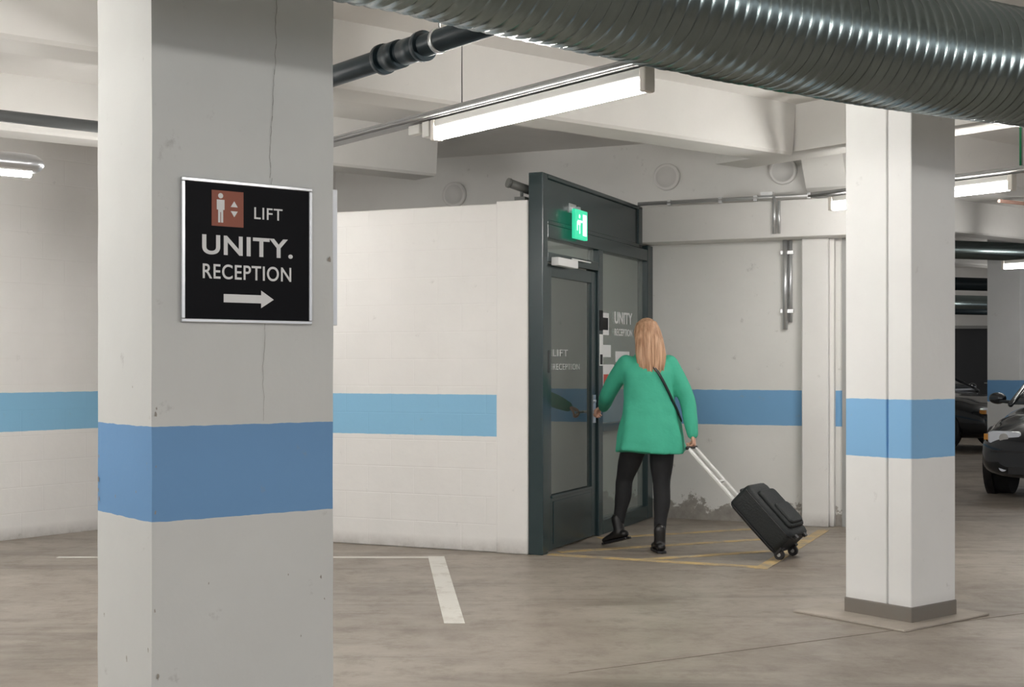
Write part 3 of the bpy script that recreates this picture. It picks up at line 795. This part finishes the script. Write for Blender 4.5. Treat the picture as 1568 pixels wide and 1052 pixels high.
def make_hand(name, wrist, d, palm_n, side, curl):
    d = Vector(d).normalized(); n = Vector(palm_n); n = (n-d*n.dot(d)).normalized(); s = d.cross(n)*side
    w = Vector(wrist)
    mb = MB()
    mb.tube([w-d*.02, w+d*.02, w+d*.055, w+d*.082], [(.024, .019), (.030, .018), (.038, .015), (.037, .012)], 0, 14, ref=n)
    for k, (off, ln, r) in enumerate(((.028, .070, .0085), (.0095, .078, .0088), (-.0095, .073, .0085), (-.027, .058, .0075))):
        p = w+d*.075+s*off; pts = [p]; ang = 0
        for q, f in enumerate((.44, .32, .24)):
            ang += curl[q]; dd = d*math.cos(ang)+n*math.sin(ang)
            p = p+dd*ln*f; pts.append(p)
        mb.tube(pts, [r, r*.97, r*.9, r*.78], 0, 10)
    p = w+d*.02+s*.026; q1 = p+(d*.5+s*.6+n*.35).normalized()*.036; q2 = q1+(d*.6+n*.75+s*.05).normalized()*.030; q3 = q2+(d*.35+n*.8-s*.5).normalized()*.024
    mb.tube([w+d*.012+s*.012, p, q1, q2, q3], [.012, .0125, .0105, .0095, .008], 0, 10)
    o = mb.obj(name, [M_skin], woman); remesh(o, .0032, 2)
make_hand('hand_left', WL, (hl+Vector((0, 0, .012))-WL), (0, -.0, -1), 1, (.7, 1.0, .8))
GR = Vector((.275, -.170, .765))
make_hand('hand_right', WR, (GR-WR), (-.75, .5, 0), 1, (.9, 1.15, .9))

# ------------------------------------------------------------------ suitcase
grip = WOM @ Vector((.258, -.160, .757)); wheel = Vector((1.93, 9.36, .03))
ax = (grip-wheel); Ltot = ax.length; ax.normalize()
wd = Vector((-ax.y, ax.x, 0)).normalized(); th = ax.cross(wd)
if th.z < 0: th = -th; 
wd = th.cross(ax) * -1
MS = Matrix.Translation(wheel) @ Matrix((( wd.x, th.x, ax.x, 0), (wd.y, th.y, ax.y, 0), (wd.z, th.z, ax.z, 0), (0, 0, 0, 1)))
case = empty('rolling_suitcase', MS)
M_case = simple('suitcase_fabric', (0.010, 0.013, 0.014), .6, bump=.4, bscale=80)
mb = MB()
def rrect(hw, hd, r, n=6):
    out = []
    for cx, cy, a0 in ((hw-r, hd-r, 0), (-hw+r, hd-r, 90), (-hw+r, -hd+r, 180), (hw-r, -hd+r, 270)):
        for k in range(n+1):
            a = math.radians(a0+90*k/n); out.append((cx+r*math.cos(a), cy+r*math.sin(a)))
    return out
rings = []
for z, k in ((.035, .86), (.045, .95), (.07, 1), (.30, 1.015), (.47, 1), (.50, .95), (.512, .84)):
    rings.append([(x*k, y*k+.085, z) for x, y in rrect(.17, .105, .045)])
mb.loft(rings)
mb.obj('shell', [M_case], case)
mb = MB()
mb.loft([[(x*k, .19+t, z_*k+.26) for x, z_ in rrect(.13, .17, .03)] for k, t in ((1, 0), (1, .018), (.94, .028))], 0)
mb.loft([[(x*k, .21+t, z_*k+.20) for x, z_ in rrect(.11, .09, .03)] for k, t in ((1, 0), (1, .018), (.92, .026))], 0)
for y in (.01, .16):
    P = [(x*1.03, y, z_+.27) for x, z_ in rrect(.17, .235, .05)]
    mb.tube(P+[P[0]], [.005]*(len(P)+1), 1, 6)
mb.tube([(-.07, .09, .508), (-.06, .09, .535), (.06, .09, .535), (.07, .09, .508)], [.010]*4, 1, 10)
mb.tube([(.172, .09, .20), (.195, .09, .22), (.195, .09, .32), (.172, .09, .34)], [.009]*4, 1, 10)
mb.obj('pockets', [M_case, M_black], case)
mb = MB()
for s in (-1, 1): mb.box(s*.055-.015, s*.055+.015, -.010, .008, .06, Ltot-.005, 0)
mb.box(-.07, .07, -.010, .008, Ltot-.34, Ltot-.325, 0)
mb.tube([(-.075, 0, Ltot), (0, 0, Ltot+.004), (.075, 0, Ltot)], [.013]*3, 1, 12)
mb.box(-.10, .10, -.016, .01, .46, .52, 1)
mb.obj('telescopic_handle', [simple('handle_silver', (.85, .85, .83), .4, .1), M_black], case, bevel=.003)
mb = MB()
for s in (-1, 1):
    c = Vector((s*.125, .008, .012))
    mb.cyl(c-Vector((.014, 0, 0)), c+Vector((.014, 0, 0)), .036, 0, 24); mb.cyl(c-Vector((.016, 0, 0)), c+Vector((.016, 0, 0)), .015, 1, 16)
    mb.box(s*.125-.026, s*.125+.026, -.01, .06, .02, .07, 0)
mb.box(-.10, -.06, .16, .18, .012, .05, 0); mb.box(.06, .10, .16, .18, .012, .05, 0)
mb.obj('wheels', [M_black, M_grey], case, bevel=.003)
bpy.context.view_layer.update()
zmin = min((o.matrix_world @ v.co).z for o in case.children for v in o.data.vertices if o.name.startswith('wheels'))
case.matrix_world = Matrix.Translation((0, 0, -zmin+.001)) @ MS

# ------------------------------------------------------------------ cars
M_paint = simple('dark_car_paint', (0.018, 0.022, 0.028), .22, .4, var=.05, coat=1.0)
M_cglass = simple('car_window', (0.03, 0.035, 0.04), .05, 0, spec=1.0)
M_rub = simple('tyre_rubber', (0.012, 0.012, 0.012), .8)
M_chrome = simple('chrome', (0.75, 0.75, 0.75), .12, 1.0)
M_hl = simple('headlight_lens', (0.62, 0.64, 0.66), .08, .3, spec=1.0, emis=(.8, .85, 1), estr=.08)
M_plate = simple('number_plate', (0.75, 0.77, 0.80), .4); M_plateb = simple('plate_blue', (.02, .10, .5), .4)
M_amber = simple('indicator_amber', (.7, .3, .05), .2)
def make_car(front, fdir):
    f = Vector((fdir[0], fdir[1], 0)).normalized(); c = Vector((front[0], front[1], 0))-f*2.25
    M = Matrix.Translation(c) @ Matrix.Rotation(math.atan2(f.y, f.x), 4, 'Z')
    e = empty('parked_car', M)
    ST = [(-2.28, .60, .38, .74), (-2.22, .74, .30, .88), (-2.0, .84, .22, .97), (-1.5, .875, .19, 1.0), (-.6, .885, .18, .98), (.3, .885, .18, .965), (.95, .88, .18, .94),
          (1.5, .865, .19, .865), (1.9, .835, .20, .775), (2.1, .79, .22, .70), (2.2, .72, .26, .63), (2.25, .60, .32, .56)]
    mb = MB(); rings = []
    xs = [-2.28+4.53*i/60 for i in range(61)]
    for x in xs:
        w, zb, zt = interp(ST, x); r = []
        for j in range(36):
            a = 2*math.pi*j/36; ca, sa = math.cos(a), math.sin(a)
            y = w*math.copysign(abs(ca)**.42, ca); zz = (zb+zt)/2+(zt-zb)/2*math.copysign(abs(sa)**.55, sa)
            if sa > 0: y *= 1-.10*sa**2
            r.append((x, y, zz))
        rings.append(r)
    mb.loft(rings); mb.obj('body', [M_paint], e)
    GR_ = [(.93, 1.08, -2.0, .80), (1.05, .82, -1.88, .765), (1.2, .50, -1.70, .71), (1.33, .20, -1.52, .655), (1.40, .0, -1.38, .60), (1.435, -.25, -1.15, .48)]
    mb = MB(); rings = []
    for z, xf, xr, w in GR_:
        rings.append([((xf+xr)/2+x, y, z) for x, y in rrect((xf-xr)/2, w, .16)])
    mb.loft(rings, lambda i, j: 0 if i < 3 else 1); mb.obj('greenhouse', [M_cglass, M_paint], e)
    mb = MB()
    for s in (-1, 1):
        mb.tube([(1.03, s*.77, .93), (.5, s*.685, 1.20), (.12, s*.61, 1.37)], [.03, .026, .026], 0, 10)
        mb.tube([(-.35, s*.80, .95), (-.38, s*.70, 1.22), (-.42, s*.62, 1.39)], [.03, .026, .026], 0, 10)
        mb.tube([(-1.9, s*.76, .95), (-1.65, s*.69, 1.22), (-1.45, s*.6, 1.38)], [.05, .045, .035], 0, 10)
        mb.ellipsoid((.80, s*.965, .99), (.06, .095, .065)); mb.tube([(.85, s*.80, .95), (.83, s*.93, .96)], [.02, .02], 0, 8)
    mb.obj('roof_pillars_and_mirrors', [M_paint], e)
    mb = MB()
    for s in (-1, 1):
        mb.loft([[(x0, s*(.56+yy*k), .625+zz*k) for yy, zz in rrect(.16, .065, .04)] for x0, k in ((2.0, 1), (2.155, 1.0), (2.175, .88))], 0)
        mb.cyl((2.16, s*.56, .625), (2.185, s*.56, .625), .045, 1, 20)
        mb.cyl((2.19, s*.56, .33), (2.215, s*.56, .33), .04, 0, 16)
        mb.box(2.03, 2.12, s*.74-.03, s*.74+.03, .60, .66, 2)
    mb.obj('headlights', [M_hl, M_chrome, M_amber], e)
    mb = MB()
    mb.box(2.1, 2.245, -.27, .27, .53, .68, 1); mb.box(2.12, 2.252, -.25, .25, .545, .665, 0)
    for k in range(9): y = -.22+.055*k; mb.box(2.2, 2.258, y-.004, y+.004, .55, .66, 1)
    mb.box(2.1, 2.255, -.5, .5, .27, .345, 0)
    mb.box(2.0, 2.262, -.66, .66, .485, .505, 0)
    mb.box(2.25, 2.272, -.26, .26, .375, .485, 2); mb.box(2.272, 2.2735, -.26, -.22, .375, .485, 3)
    mb.obj('grille_and_plate', [M_black, M_chrome, M_plate, M_plateb], e, bevel=.004)
    mb = MB()
    for x in (1.35, -1.35):
        for s in (-1, 1):
            mb.cyl((x, s*.80, .33), (x, s*.888, .33), .375, 3, 36)
            mb.cyl((x, s*.66, .315), (x, s*.895, .315), .315, 0, 36); mb.cyl((x, s*.85, .315), (x, s*.90, .315), .20, 1, 28)
            for k in range(7):
                a = 2*math.pi*k/7; mb.tube([(x, s*.903, .315), (x+.19*math.cos(a), s*.903, .315+.19*math.sin(a))], [.022, .014], 2, 8)
    mb.obj('wheels', [M_rub, M_black, M_galv, M_black], e)
    return e
make_car((5.36, 13.0), (-.56, -.828))
make_car((8.0, 21.0), (.62, -.78))

# ------------------------------------------------------------------ world + camera
w = bpy.data.worlds.new('garage_ambient'); scene.world = w; w.use_nodes = True
w.node_tree.nodes['Background'].inputs[0].default_value = (0.95, 0.97, 1.0, 1)
w.node_tree.nodes['Background'].inputs[1].default_value = 1.15
cam = bpy.data.cameras.new('camera'); co = bpy.data.objects.new('camera', cam); scene.collection.objects.link(co)
co.location = (0, 0, CAMH); co.rotation_euler = (math.pi/2, 0, 0)
cam.sensor_width = 36; cam.lens = 36*2040/1568; cam.shift_y = 34/1568; cam.clip_end = 200
scene.camera = co
